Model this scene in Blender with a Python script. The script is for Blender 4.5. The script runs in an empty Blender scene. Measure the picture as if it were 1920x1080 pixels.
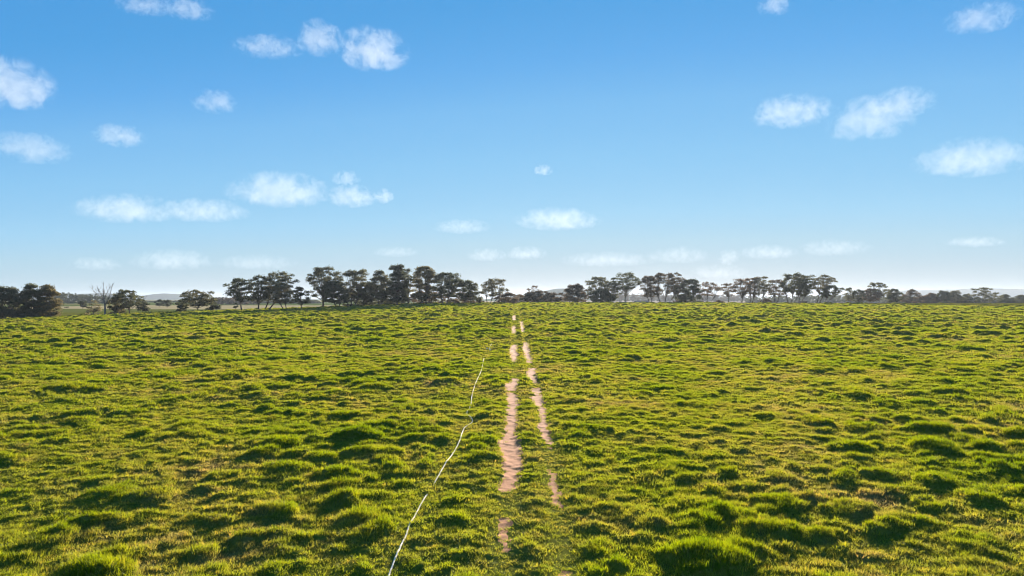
import bpy, math, random
import numpy as np
from mathutils import Vector

# ------------------------------------------------------------------ camera, sky, sun, exposure
S = bpy.context.scene
COL = S.collection
CAMZ, FPX, HOR = 7.36, 1300.0, 560.0            # eye height, focal length and horizon in photograph pixels (1920 wide)
cam_data = bpy.data.cameras.new('camera'); cam = bpy.data.objects.new('camera', cam_data); COL.objects.link(cam)
cam_data.sensor_width = 36.0; cam_data.lens = 36.0 * FPX / 1920.0
cam_data.clip_start = 0.1; cam_data.clip_end = 90000.0
cam.location = (0, 0, CAMZ)
cam.rotation_euler = (math.radians(90) + math.atan((HOR - 540.0) / FPX), 0, 0)
S.camera = cam

SUN_EL, SUN_AZ = math.radians(12.0), math.radians(13.0)      # azimuth to the right of the view direction
SKY_STRENGTH, SUN_STRENGTH, EXPOSURE = 0.10, 5.0, 1.85
W = bpy.data.worlds.new('World'); S.world = W; W.use_nodes = True
wn, wl = W.node_tree.nodes, W.node_tree.links
for n in list(wn): wn.remove(n)
sky = wn.new('ShaderNodeTexSky'); sky.sky_type = 'NISHITA'; sky.sun_disc = False
sky.sun_elevation = SUN_EL; sky.sun_rotation = SUN_AZ
sky.altitude = 0; sky.air_density = 1.0; sky.dust_density = 0.0; sky.ozone_density = 4.0
# the photograph's sky is cleaner and bluer than the computed one: grade it by its own brightness, over the whole dome
sepc = wn.new('ShaderNodeSeparateColor'); mul = wn.new('ShaderNodeMath'); mul.operation = 'MULTIPLY'; mul.inputs[1].default_value = 0.1
cr = wn.new('ShaderNodeValToRGB'); ce = cr.color_ramp.elements
SKY_STOPS = [(0.05, (0.045, 0.27, 0.68)), (0.11, (0.084, 0.366, 0.775)), (0.134, (0.127, 0.423, 0.84)), (0.16, (0.195, 0.503, 0.87)), (0.208, (0.254, 0.571, 0.888)),
             (0.31, (0.352, 0.650, 0.890)), (0.41, (0.435, 0.665, 0.81)), (0.57, (0.50, 0.64, 0.725)), (0.75, (0.56, 0.62, 0.65))]
while len(ce) > 1: ce.remove(ce[-1])
ce[0].position = SKY_STOPS[0][0]; ce[0].color = (*SKY_STOPS[0][1], 1)
for p_, c_ in SKY_STOPS[1:]:
    e_ = ce.new(p_); e_.color = (*c_, 1)
sc_ = wn.new('ShaderNodeVectorMath'); sc_.operation = 'SCALE'; sc_.inputs['Scale'].default_value = 1.0 / (SKY_STRENGTH * 2 ** EXPOSURE)
bg = wn.new('ShaderNodeBackground'); bg.inputs['Strength'].default_value = SKY_STRENGTH
wo = wn.new('ShaderNodeOutputWorld')
wl.new(sky.outputs[0], sepc.inputs[0]); wl.new(sepc.outputs[0], mul.inputs[0]); wl.new(mul.outputs[0], cr.inputs['Fac'])
wl.new(cr.outputs['Color'], sc_.inputs[0]); wl.new(sc_.outputs[0], bg.inputs['Color']); wl.new(bg.outputs[0], wo.inputs['Surface'])

sd = bpy.data.lights.new('sun', 'SUN'); sun = bpy.data.objects.new('sun', sd); COL.objects.link(sun)
sd.energy = SUN_STRENGTH; sd.angle = math.radians(0.55); sd.color = (1.0, 0.90, 0.74)
sdir = Vector((math.sin(SUN_AZ) * math.cos(SUN_EL), math.cos(SUN_AZ) * math.cos(SUN_EL), math.sin(SUN_EL)))
sun.rotation_euler = sdir.to_track_quat('Z', 'Y').to_euler(); sun.location = (40, 0, 60)

S.view_settings.view_transform = 'Standard'; S.view_settings.look = 'None'
S.view_settings.exposure = EXPOSURE; S.view_settings.gamma = 1.0; S.view_settings.use_curve_mapping = False
S.cycles.max_bounces = 8; S.cycles.diffuse_bounces = 3; S.cycles.transmission_bounces = 5
S.cycles.transparent_max_bounces = 8; S.cycles.volume_bounces = 2
S.cycles.use_denoising = True; S.cycles.filter_width = 1.05

# ------------------------------------------------------------------ helpers
def tag(o, label=None, cat=None, group=None, kind=None):
    if label: o['label'] = label
    if cat: o['category'] = cat
    if group: o['group'] = group
    if kind: o['kind'] = kind
    return o

def empty(name, loc=(0, 0, 0)):
    o = bpy.data.objects.new(name, None); COL.objects.link(o); o.location = loc; o.empty_display_size = 0.5
    return o

def mesh_obj(name, verts, faces, mat=None, parent=None, smooth=False, loc=None):
    me = bpy.data.meshes.new(name)
    me.from_pydata([tuple(v) for v in verts], [], faces)
    if smooth: me.polygons.foreach_set('use_smooth', [True] * len(me.polygons))
    me.update()
    o = bpy.data.objects.new(name, me); COL.objects.link(o)
    if mat: me.materials.append(mat)
    if parent: o.parent = parent
    if loc: o.location = loc
    return o

def mesh_np(name, V, F, mat=None, parent=None, smooth=False):
    """V (n,3) array; F (m,k) array, all faces the same size."""
    V = np.asarray(V, np.float32); F = np.asarray(F, np.int32); k = F.shape[1]
    me = bpy.data.meshes.new(name)
    me.vertices.add(len(V)); me.vertices.foreach_set('co', V.ravel())
    me.loops.add(F.size); me.loops.foreach_set('vertex_index', F.ravel())
    me.polygons.add(len(F))
    me.polygons.foreach_set('loop_start', np.arange(0, F.size, k, dtype=np.int32))
    if smooth: me.polygons.foreach_set('use_smooth', np.ones(len(F), bool))
    me.update(calc_edges=True)
    o = bpy.data.objects.new(name, me); COL.objects.link(o)
    if mat: me.materials.append(mat)
    if parent: o.parent = parent
    return o

def new_mat(name):
    m = bpy.data.materials.new(name); m.use_nodes = True
    nt = m.node_tree
    for n in list(nt.nodes): nt.nodes.remove(n)
    out = nt.nodes.new('ShaderNodeOutputMaterial')
    return m, nt, out

def N(nt, t, **kw):
    n = nt.nodes.new(t)
    for k, v in kw.items(): setattr(n, k, v)
    return n

def noise_node(nt, scale, detail=3.0, rough=0.55, vec=None):
    n = N(nt, 'ShaderNodeTexNoise'); n.inputs['Scale'].default_value = scale
    n.inputs['Detail'].default_value = detail; n.inputs['Roughness'].default_value = rough
    if vec is not None: nt.links.new(vec, n.inputs['Vector'])
    return n

def ramp(nt, fac, stops):
    r = N(nt, 'ShaderNodeValToRGB'); e = r.color_ramp.elements
    while len(e) > 1: e.remove(e[-1])
    e[0].position = stops[0][0]; e[0].color = (*stops[0][1], 1)
    for p, c in stops[1:]:
        x = e.new(p); x.color = (*c, 1)
    nt.links.new(fac, r.inputs['Fac'])
    return r

def mixc(nt, fac, a, b):
    m = N(nt, 'ShaderNodeMix', data_type='RGBA')
    if isinstance(fac, (int, float)): m.inputs[0].default_value = fac
    else: nt.links.new(fac, m.inputs[0])
    for i, v in ((6, a), (7, b)):
        if isinstance(v, tuple): m.inputs[i].default_value = (*v, 1)
        else: nt.links.new(v, m.inputs[i])
    return m.outputs[2]

# ------------------------------------------------------------------ numpy noise
def h2(ix, iy, seed):
    n = (ix.astype(np.int64) * 374761393 + iy.astype(np.int64) * 668265263 + seed * 974634777) & 0x7fffffff
    n = ((n ^ (n >> 13)) * 1274126177) & 0x7fffffff
    n = ((n ^ (n >> 16)) * 668265263) & 0x7fffffff
    return ((n ^ (n >> 15)) & 0xffffff) / float(0xffffff)

def vnoise(x, y, seed=0):
    ix = np.floor(x); iy = np.floor(y); fx = x - ix; fy = y - iy
    ix = ix.astype(np.int64); iy = iy.astype(np.int64)
    ux = fx * fx * fx * (fx * (fx * 6 - 15) + 10); uy = fy * fy * fy * (fy * (fy * 6 - 15) + 10)
    a = h2(ix, iy, seed); b = h2(ix + 1, iy, seed); c = h2(ix, iy + 1, seed); d = h2(ix + 1, iy + 1, seed)
    return (a * (1 - ux) + b * ux) * (1 - uy) + (c * (1 - ux) + d * ux) * uy

def fbm(x, y, seed=0, octv=3):
    s = 0; a = 0.5; t = 0
    for k in range(octv):
        s = s + a * vnoise(x * 2 ** k, y * 2 ** k, seed + 17 * k); t += a; a *= 0.5
    return s / t

def sstep(a, b, x):
    t = np.clip((x - a) / (b - a), 0, 1); return t * t * (3 - 2 * t)

def bumps(x, y, cell, prob, hmin, hmax, seed, turn=1.5):
    """tussock mounds: randomly placed, randomly turned domes"""
    x = x + 0.30 * cell * (vnoise(x / cell * 1.9, y / cell * 1.9, seed + 91) - 0.5)
    y = y + 0.30 * cell * (vnoise(x / cell * 1.9, y / cell * 1.9, seed + 92) - 0.5)
    ix = np.floor(x / cell).astype(np.int64); iy = np.floor(y / cell).astype(np.int64)
    out = np.zeros_like(x)
    for dx in (-1, 0, 1):
        for dy in (-1, 0, 1):
            cx = ix + dx; cy = iy + dy
            r0 = h2(cx, cy, seed); r1 = h2(cx, cy, seed + 1); r2 = h2(cx, cy, seed + 2); r3 = h2(cx, cy, seed + 3)
            r4 = h2(cx, cy, seed + 4); r5 = h2(cx, cy, seed + 5)
            px = (cx + r1) * cell - x; py = (cy + r2) * cell - y
            a = (r5 - 0.5) * turn; ca = np.cos(a); sa = np.sin(a)
            u = ca * px + sa * py; v = -sa * px + ca * py
            ra = cell * (0.45 + 0.45 * r3); rb = ra * (0.28 + 0.36 * r4)
            q = np.clip(1 - (u / ra) ** 2 - (v / rb) ** 2, 0, 1)
            hh = (hmin + (hmax - hmin) * r3 * r4) * (r0 < prob)
            out = np.maximum(out, hh * q ** 0.58)
    return out

# ------------------------------------------------------------------ terrain
SLOPE = 0.0177
PLAIN = 0.5
def macro(x, y):
    x = np.asarray(x, float); y = np.asarray(y, float)
    r = np.hypot(x, y) + 1e-6
    a = np.arctan2(x, y)
    u = np.tan(np.clip(a, -0.75, 0.75))
    left = np.clip((-0.12 - u) / 0.62, 0, 1.2)
    yc = 290 - 55 * left
    rc = yc / np.cos(np.clip(a, -0.75, 0.75))
    zf = SLOPE * np.clip(y, -300, 320)
    zf = zf - 4.1 * left ** 0.75 * np.clip(r / rc, 0, 1.3) ** 2
    zf = zf + 0.5 * (fbm(x / 90.0 + 7, y / 90.0 + 3, 5, 2) - 0.5) * sstep(30, 120, r) * (1 - sstep(0.7, 0.95, r / rc))
    t = sstep(0.93, 1.9, r / rc)
    return zf * (1 - t) + PLAIN * t

def pix2ground(px, py):
    u = (px - 960.0) / FPX; v = (HOR - py) / FPX
    Y = 40.0
    for _ in range(60):
        z = float(macro(u * Y, Y)); d = CAMZ - z
        Yn = d / max(-v, 1e-4); Y = 0.5 * Y + 0.5 * min(Yn, 330)
    return u * Y, Y

# bare wheel ruts: (image row, left, right) per patch, read off the photograph and laid on the ground
LEFT_RUT = [
    [(591, 963, 966), (600, 962, 965)], [(611, 961, 966), (625, 961, 966)],
    [(646, 961, 968), (655, 957, 970), (668, 957, 970), (678, 960, 969)],
    [(708, 965, 972), (720, 950, 971), (729, 946, 972)],
    [(736, 954, 960), (750, 952, 973), (765, 951, 968), (780, 950, 970), (790, 952, 968), (800, 949, 967), (818, 944, 968),
     (832, 939, 974), (842, 938, 975), (850, 947, 978), (873, 944, 979), (885, 944, 968), (900, 940, 972), (912, 938, 968), (922, 950, 960)],
    [(966, 945, 956), (990, 940, 955), (1022, 941, 949)]]
RIGHT_RUT = [
    [(603, 976, 980), (622, 979, 983)], [(641, 984, 989), (652, 980, 992), (664, 982, 996), (679, 989, 998)],
    [(690, 991, 1004), (705, 988, 1006), (719, 1004, 1008)],
    [(727, 996, 1012), (738, 1004, 1014), (750, 995, 1018), (765, 1011, 1022), (780, 1012, 1026), (800, 1010, 1028), (815, 1018, 1031), (834, 1028, 1033)],
    [(882, 1029, 1037), (905, 1030, 1044), (925, 1035, 1047), (955, 1043, 1051)],
    [(1062, 1048, 1070), (1090, 1046, 1076)]]
def rut_line(rut):
    P = []
    for patch in rut:
        for r, a, b in patch:
            x, y = pix2ground(0.5 * (a + b), r); P.append((y, x))
    P.sort(); return np.array([p[0] for p in P]), np.array([p[1] for p in P])
def rut_world(rut):
    out = []
    for patch in rut:
        L = []
        for r, a, b in patch:
            xa, ya = pix2ground(a, r); xb, yb = pix2ground(b, r); L.append((ya, xa, xb))
        L.sort(); out.append(np.array(L))
    return out
LW, RW = rut_world(LEFT_RUT), rut_world(RIGHT_RUT)
LL, RL = rut_line(LEFT_RUT), rut_line(RIGHT_RUT)

def rut_mask(patches, x, y):
    wx = x + 0.55 * (fbm(x * 3.1, y * 2.3, 40, 4) - 0.5)
    wy = y + 1.2 * (fbm(x * 2.0, y * 1.6, 44, 2) - 0.5)
    m = np.zeros_like(x)
    for P in patches:
        xl = np.interp(wy, P[:, 0], P[:, 1]); xr = np.interp(wy, P[:, 0], P[:, 2])
        ins = np.minimum(wx - xl, xr - wx)
        end = np.minimum(wy - P[0, 0], P[-1, 0] - wy)
        m = np.maximum(m, np.where(end > 0, ins, -1))
    return m                                           # signed metres inside the bare patch

HOSE_PX = [(724, 1100), (731, 1078), (740, 1053), (748, 1036), (755, 1020), (762, 1006), (769, 985), (777, 970), (791, 944), (806, 919), (820, 898),
           (831, 880), (840, 867), (853, 845), (864, 825), (866, 814), (870, 804), (877, 798), (886, 792), (886, 788), (880, 783), (875.5, 778),
           (876, 773), (880, 767), (883, 760), (884, 752), (884.5, 745), (887, 735), (891, 722), (896, 710), (901, 700), (904, 690), (906.5, 675),
           (912, 664), (918, 653), (923, 643), (927, 636)]
HOSE = np.array([pix2ground(*p) for p in HOSE_PX])
HO = np.argsort(HOSE[:, 1]); HOSE_Y, HOSE_X = HOSE[HO, 1], HOSE[HO, 0]

def relief(x, y):
    """returns (relief height, tussock amount 0..1, worn-ness 0..1)"""
    clump = sstep(0.36, 0.66, fbm(x / 9.0 + 31, y / 9.0 + 11, 3, 3))
    b1 = bumps(x, y, 1.40, 0.50, 0.07, 0.46, 100) * (0.35 + 0.65 * clump)
    b2 = bumps(x, y, 0.74, 0.66, 0.05, 0.32, 200) * (0.62 + 0.40 * clump)
    b3 = bumps(x, y, 0.40, 0.72, 0.03, 0.16, 300)
    far = sstep(45, 120, np.hypot(x, y))
    b1 = np.maximum(b1, bumps(x, y, 1.8, 0.52, 0.10, 0.60, 400, 0.9) * far)
    h = np.maximum(b1, b2) + 0.35 * np.minimum(b1, b2)
    h3 = 0.75 * b3 + 0.06 * (fbm(x * 1.1, y * 1.1, 9, 3) - 0.5)
    dl = np.abs(x - np.interp(y, *LL)); dr = np.abs(x - np.interp(y, *RL))
    worn = np.maximum(1 - sstep(0.15, 0.75, dl), 1 - sstep(0.12, 0.65, dr))
    mid = (1 - sstep(0.2, 1.3, np.minimum(dl, dr))) * 0.55
    dh = np.abs(x - np.interp(y, HOSE_Y, HOSE_X))
    hose = np.where((y > HOSE_Y[0]) & (y < HOSE_Y[-1]), 1 - sstep(0.15, 0.9, dh), 0)
    inrange = (y > 5) & (y < 320)
    k = np.where(inrange, (1 - 0.85 * worn) * (1 - mid) * (1 - 0.8 * hose), 1.0)
    rr = np.hypot(x, y)
    k = k * (1 - sstep(310, 420, rr)) * (1 + 0.7 * sstep(35, 180, rr))
    worn = np.where(inrange, worn, 0)
    k3 = np.where(inrange, 1 - 0.55 * worn, 1.0) * (1 - sstep(310, 420, rr)) * (1 + 0.7 * sstep(35, 180, rr))
    h = h * k + h3 * k3
    return h - 0.05 * worn, np.clip(h / 0.32, 0, 1.4), np.clip(np.maximum(worn, hose * 0.25), 0, 1)

def ground_z(x, y):
    x = np.atleast_1d(np.asarray(x, float)); y = np.atleast_1d(np.asarray(y, float))
    return macro(x, y) + relief(x, y)[0]

# ---- ground, ruts and grass materials
def grass_colour(nt):
    """world-space colour variation shared by the turf and the blades"""
    g = N(nt, 'ShaderNodeNewGeometry')
    n1 = noise_node(nt, 0.13, 4, 0.6, g.outputs['Position'])
    n2 = noise_node(nt, 1.1, 4, 0.65, g.outputs['Position'])
    add = N(nt, 'ShaderNodeMath', operation='ADD'); nt.links.new(n1.outputs['Fac'], add.inputs[0])
    mul = N(nt, 'ShaderNodeMath', operation='MULTIPLY'); nt.links.new(n2.outputs['Fac'], mul.inputs[0]); mul.inputs[1].default_value = 0.55
    nt.links.new(mul.outputs[0], add.inputs[1])
    return g, add.outputs[0]

def ground_material():
    m, nt, out = new_mat('pasture_turf')
    g, f = grass_colour(nt)
    turf = ramp(nt, f, [(0.58, (0.105, 0.122, 0.013)), (0.74, (0.145, 0.142, 0.018)), (0.88, (0.172, 0.147, 0.028)), (1.02, (0.19, 0.140, 0.048))]).outputs[0]
    fine = noise_node(nt, 9.0, 5, 0.7, g.outputs['Position'])
    fr = ramp(nt, fine.outputs['Fac'], [(0.3, (0.55, 0.55, 0.5)), (0.75, (1.25, 1.2, 1.1))]).outputs[0]
    mm = N(nt, 'ShaderNodeMix', data_type='RGBA', blend_type='MULTIPLY'); mm.inputs[0].default_value = 1.0
    nt.links.new(turf, mm.inputs[6]); nt.links.new(fr, mm.inputs[7])
    # beyond the field: paddocks of straw and green on the plain
    vor = N(nt, 'ShaderNodeTexVoronoi'); vor.inputs['Scale'].default_value = 0.0035
    nt.links.new(g.outputs['Position'], vor.inputs['Vector'])
    sep = N(nt, 'ShaderNodeSeparateXYZ'); nt.links.new(g.outputs['Position'], sep.inputs[0])
    side = N(nt, 'ShaderNodeMapRange'); side.inputs[1].default_value = -150; side.inputs[2].default_value = 60
    side.inputs[3].default_value = -0.35; side.inputs[4].default_value = 0.35; nt.links.new(sep.outputs[0], side.inputs[0])
    sc = N(nt, 'ShaderNodeSeparateColor'); nt.links.new(vor.outputs['Color'], sc.inputs[0])
    pa = N(nt, 'ShaderNodeMath', operation='ADD'); nt.links.new(sc.outputs[0], pa.inputs[0]); nt.links.new(side.outputs[0], pa.inputs[1])
    pad = ramp(nt, pa.outputs[0], [(0.05, (0.085, 0.105, 0.022)), (0.35, (0.135, 0.130, 0.035)), (0.60, (0.36, 0.28, 0.15)), (0.95, (0.42, 0.32, 0.20))]).outputs[0]
    at = N(nt, 'ShaderNodeAttribute', attribute_name='plain')
    wa = N(nt, 'ShaderNodeAttribute', attribute_name='worn')
    wornc = mixc(nt, wa.outputs['Fac'], mm.outputs[2], (0.125, 0.125, 0.022))
    col = mixc(nt, at.outputs['Fac'], wornc, pad)
    bs = N(nt, 'ShaderNodeBsdfPrincipled'); bs.inputs['Roughness'].default_value = 0.9
    bs.inputs['Specular IOR Level'].default_value = 0.0
    nt.links.new(col, bs.inputs['Base Color'])
    bmp = N(nt, 'ShaderNodeBump'); bmp.inputs['Strength'].default_value = 0.6; bmp.inputs['Distance'].default_value = 0.05
    nt.links.new(fine.outputs['Fac'], bmp.inputs['Height']); nt.links.new(bmp.outputs[0], bs.inputs['Normal'])
    nt.links.new(bs.outputs[0], out.inputs['Surface'])
    return m

def dirt_material():
    m, nt, out = new_mat('pink_dirt')
    g = N(nt, 'ShaderNodeNewGeometry')
    n1 = noise_node(nt, 2.2, 5, 0.65, g.outputs['Position']); n2 = noise_node(nt, 16, 4, 0.7, g.outputs['Position'])
    c1 = ramp(nt, n1.outputs['Fac'], [(0.25, (0.33, 0.118, 0.042)), (0.55, (0.49, 0.190, 0.072)), (0.8, (0.58, 0.25, 0.108))]).outputs[0]
    spots = ramp(nt, n2.outputs['Fac'], [(0.28, (0.25, 0.25, 0.25)), (0.40, (0.95, 0.95, 0.95)), (0.8, (1.05, 1.02, 1.0))]).outputs[0]
    mm = N(nt, 'ShaderNodeMix', data_type='RGBA', blend_type='MULTIPLY'); mm.inputs[0].default_value = 1.0
    nt.links.new(c1, mm.inputs[6]); nt.links.new(spots, mm.inputs[7])
    bs = N(nt, 'ShaderNodeBsdfPrincipled'); bs.inputs['Roughness'].default_value = 0.95; bs.inputs['Specular IOR Level'].default_value = 0.15
    nt.links.new(mm.outputs[2], bs.inputs['Base Color'])
    bmp = N(nt, 'ShaderNodeBump'); bmp.inputs['Strength'].default_value = 0.5; bmp.inputs['Distance'].default_value = 0.04
    nt.links.new(n2.outputs['Fac'], bmp.inputs['Height']); nt.links.new(bmp.outputs[0], bs.inputs['Normal'])
    nt.links.new(bs.outputs[0], out.inputs['Surface'])
    return m

M_GROUND, M_DIRT = ground_material(), dirt_material()

# ---- one polar sheet round the viewpoint, fine where the field is looked at, out to the horizon
rng = np.random.default_rng(11)
radii = np.concatenate([np.geomspace(0.6, 13, 14)[:-1], np.geomspace(13, 330, 820)[:-1], np.geomspace(330, 16000, 90)])
da = np.radians(43)
core = np.linspace(-1, 1, 880)
core = core * 0.72 + 0.28 * core ** 3                       # a little denser near the track
ang = np.concatenate([core * da, np.linspace(da, 2 * math.pi - da, 90)[1:-1]])
NA, NR = len(ang), len(radii)
R, A = np.meshgrid(radii, ang, indexing='ij')
jr = rng.uniform(-0.35, 0.35, R.shape); jr[0] = 0; jr[-1] = 0
dr_ = np.gradient(radii)[:, None] * jr
Rj = R + np.where((R > 13) & (R < 330), dr_, 0)
GX, GY = (Rj * np.sin(A)).ravel(), (Rj * np.cos(A)).ravel()
near = np.hypot(GX, GY) < 430
GZ = macro(GX, GY); tus = np.zeros_like(GX); worn = np.zeros_like(GX)
hh, tt, ww = relief(GX[near], GY[near])
GZ[near] += hh; worn[near] = ww
rr = np.hypot(GX, GY)
GZ += np.where(rr > 430, 1.2 * (fbm(GX / 400, GY / 400, 70, 3) - 0.5), 0) * sstep(430, 900, rr)
ml = np.full_like(GX, -1.0); mr = np.full_like(GX, -1.0)
zone = (np.abs(GX) < 6) & (GY > 12) & (GY < 200)
ml[zone] = rut_mask(LW, GX[zone], GY[zone]); mr[zone] = rut_mask(RW, GX[zone], GY[zone])
i0 = (np.arange(NR - 1)[:, None] * NA + np.arange(NA)[None, :]); j1 = (np.arange(NA) + 1) % NA
i1 = np.arange(NR - 1)[:, None] * NA + j1[None, :]
F = np.stack([i0, i1, i1 + NA, i0 + NA], -1).reshape(-1, 4)[:, ::-1]
V = np.stack([GX, GY, GZ], -1)
fl = ml[F].mean(1) > 0; fr_ = (mr[F].mean(1) > 0) & ~fl
def sub_mesh(name, faces, mat):
    idx, inv = np.unique(faces, return_inverse=True)
    o = mesh_np(name, V[idx], inv.reshape(-1, 4), mat, smooth=True)
    return o, idx
ground, gi = sub_mesh('ground', F[~(fl | fr_)], M_GROUND)
tag(ground, 'hummocky green pasture with yellow green tussocks', kind='structure')
plain_attr = sstep(1.12, 1.35, (rr / (290.0 / np.cos(np.clip(np.arctan2(GX, GY), -0.75, 0.75)))))
for nm, arr in (('plain', plain_attr), ('worn', worn)):
    a_ = ground.data.attributes.new(nm, 'FLOAT', 'POINT'); a_.data.foreach_set('value', arr[gi].astype(np.float32))
cap = np.vstack([[0, 0, float(macro(0.0, 0.0))], V[:NA]])
# inner disc under the viewpoint closes the sheet
disc = mesh_np('ground_centre', cap, np.stack([np.zeros(NA, int), 1 + j1, 1 + np.arange(NA)], -1), M_GROUND, parent=ground)
for nm, lab, sel in (('wheel_rut', 'left pink bare dirt wheel rut running up the field', fl), ('wheel_rut', 'right narrow broken pink dirt wheel rut up the field', fr_)):
    o, _ = sub_mesh(nm, F[sel], M_DIRT); tag(o, lab, kind='structure')

# ------------------------------------------------------------------ grass (stuff): tufts set on points
def grass_material():
    m, nt, out = new_mat('grass_blades')
    g, f = grass_colour(nt)
    flatc = ramp(nt, f, [(0.56, (0.122, 0.158, 0.014)), (0.72, (0.166, 0.184, 0.020)), (0.86, (0.205, 0.192, 0.032)), (1.00, (0.235, 0.182, 0.062))]).outputs[0]
    tusc = ramp(nt, f, [(0.58, (0.095, 0.138, 0.011)), (0.80, (0.130, 0.158, 0.013)), (1.05, (0.165, 0.165, 0.020))]).outputs[0]
    ia = N(nt, 'ShaderNodeAttribute', attribute_name='tuft_green', attribute_type='INSTANCER')
    base = mixc(nt, ia.outputs['Fac'], flatc, tusc)
    oi = N(nt, 'ShaderNodeObjectInfo')
    v = ramp(nt, oi.outputs['Random'], [(0.0, (0.72, 0.80, 0.8)), (0.5, (1, 1, 1)), (0.93, (1.25, 1.15, 1.0)), (1.0, (1.7, 1.3, 1.6))]).outputs[0]
    mm = N(nt, 'ShaderNodeMix', data_type='RGBA', blend_type='MULTIPLY'); mm.inputs[0].default_value = 1.0
    nt.links.new(base, mm.inputs[6]); nt.links.new(v, mm.inputs[7])
    d = N(nt, 'ShaderNodeBsdfDiffuse'); t = N(nt, 'ShaderNodeBsdfTranslucent'); gl = N(nt, 'ShaderNodeBsdfGlossy')
    gl.inputs['Roughness'].default_value = 0.45; gl.inputs['Color'].default_value = (0.8, 0.85, 0.6, 1)
    hsv = N(nt, 'ShaderNodeHueSaturation'); hsv.inputs['Value'].default_value = 1.7; hsv.inputs['Saturation'].default_value = 1.08; hsv.inputs['Hue'].default_value = 0.49
    nt.links.new(mm.outputs[2], d.inputs['Color']); nt.links.new(mm.outputs[2], hsv.inputs['Color']); nt.links.new(hsv.outputs[0], t.inputs['Color'])
    m1 = N(nt, 'ShaderNodeMixShader'); m1.inputs[0].default_value = 0.6
    nt.links.new(d.outputs[0], m1.inputs[1]); nt.links.new(t.outputs[0], m1.inputs[2])
    m2 = N(nt, 'ShaderNodeMixShader'); m2.inputs[0].default_value = 0.02
    nt.links.new(m1.outputs[0], m2.inputs[1]); nt.links.new(gl.outputs[0], m2.inputs[2])
    nt.links.new(m2.outputs[0], out.inputs['Surface'])
    return m
M_GRASS = grass_material()

def tuft_mesh(name, seed, blades, rad, hlo, hhi, wid):
    r = random.Random(seed); V_, F_ = [], []
    for _ in range(blades):
        a = r.uniform(0, 6.283); q = rad * math.sqrt(r.random()); bx, by = q * math.cos(a), q * math.sin(a)
        h = r.uniform(hlo, hhi); th = a + r.uniform(-1.2, 1.2); lean = h * r.uniform(0.25, 0.95)
        lx, ly = math.cos(th), math.sin(th); w = wid * r.uniform(0.7, 1.3); t = r.uniform(0, 6.283); wx, wy = math.cos(t) * w, math.sin(t) * w
        k = len(V_)
        V_ += [(bx - wx, by - wy, -0.02), (bx + wx, by + wy, -0.02),
               (bx + lx * lean * .35 - wx * .8, by + ly * lean * .35 - wy * .8, h * .62), (bx + lx * lean * .35 + wx * .8, by + ly * lean * .35 + wy * .8, h * .62),
               (bx + lx * lean, by + ly * lean, h)]
        F_ += [(k, k + 1, k + 3, k + 2), (k + 2, k + 3, k + 4)]
    me = bpy.data.meshes.new(name); me.from_pydata(V_, [], F_); me.materials.append(M_GRASS); me.update()
    return me

tuft_col = bpy.data.collections.new('tuft_library')            # never linked to the scene: only source shapes
NV = 6
for k in range(NV):
    o = bpy.data.objects.new('tuft_%d' % k, tuft_mesh('tuft', 50 + k, 15, 0.11, 0.05, 0.15, 0.0065)); tuft_col.objects.link(o)

def scatter(r0, r1, dens, half, seed):
    g = np.random.default_rng(seed)
    n = int(half * (r1 * r1 - r0 * r0) * dens)
    r = np.sqrt(g.uniform(r0 * r0, r1 * r1, n)); a = g.uniform(-half, half, n)
    return r * np.sin(a), r * np.cos(a)
PX, PY, PS = [], [], []
for r0, r1, dens, half, sc in ((11, 26, 110, 0.80, 0.95), (26, 45, 70, 0.74, 1.1), (45, 80, 26, 0.72, 1.5), (80, 140, 9.5, 0.70, 2.0), (140, 300, 2.6, 0.70, 2.7)):
    x, y = scatter(r0, r1, dens, half, int(r0) + 5)
    PX.append(x); PY.append(y); PS.append(np.full(len(x), sc))
PX, PY, PS = np.concatenate(PX), np.concatenate(PY), np.concatenate(PS)
hh, tt, ww = relief(PX, PY)
inr = np.full(len(PX), -1.0); z_ = (np.abs(PX) < 6) & (PY < 200)
inr[z_] = np.maximum(rut_mask(LW, PX[z_], PY[z_]), rut_mask(RW, PX[z_], PY[z_]))
g = np.random.default_rng(77)
keep = (inr < 0.02 * g.uniform(-0.6, 1.6, len(PX))) & (g.uniform(0, 1, len(PX)) > 0.15 * ww) & (g.uniform(0, 1, len(PX)) < 0.62 + 0.6 * tt)
PX, PY, PS, hh, tt, ww = (q[keep] for q in (PX, PY, PS, hh, tt, ww))
PZ = macro(PX, PY) + hh
lush = fbm(PX / 6 + 3, PY / 6 + 8, 21, 3)
scl = PS ** 0.35 * (0.62 + 0.50 * np.clip(tt, 0, 1.1)) * (0.65 + 0.7 * lush) * g.uniform(0.7, 1.3, len(PX)) * (1 - 0.25 * ww)
me = bpy.data.meshes.new('grass'); me.vertices.add(len(PX)); me.vertices.foreach_set('co', np.stack([PX, PY, PZ], -1).astype(np.float32).ravel())
a_ = me.attributes.new('tuft_scale', 'FLOAT', 'POINT'); a_.data.foreach_set('value', scl.astype(np.float32))
a_ = me.attributes.new('tuft_spread', 'FLOAT', 'POINT'); a_.data.foreach_set('value', (PS[...] * g.uniform(0.8, 1.3, len(PX))).astype(np.float32))
a_ = me.attributes.new('tuft_green', 'FLOAT', 'POINT'); a_.data.foreach_set('value', (sstep(0.2, 0.85, tt) * (1 - 0.45 * sstep(40, 150, np.hypot(PX, PY)))).astype(np.float32))  # greener on tussocks; yellowed with distance, painting the far field's glow into the colour
me.update()
grass = bpy.data.objects.new('grass', me); COL.objects.link(grass); tag(grass, 'short bright green pasture grass growing over the hummocks', 'grass', kind='stuff')
ng = bpy.data.node_groups.new('grass_tufts', 'GeometryNodeTree')
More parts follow.
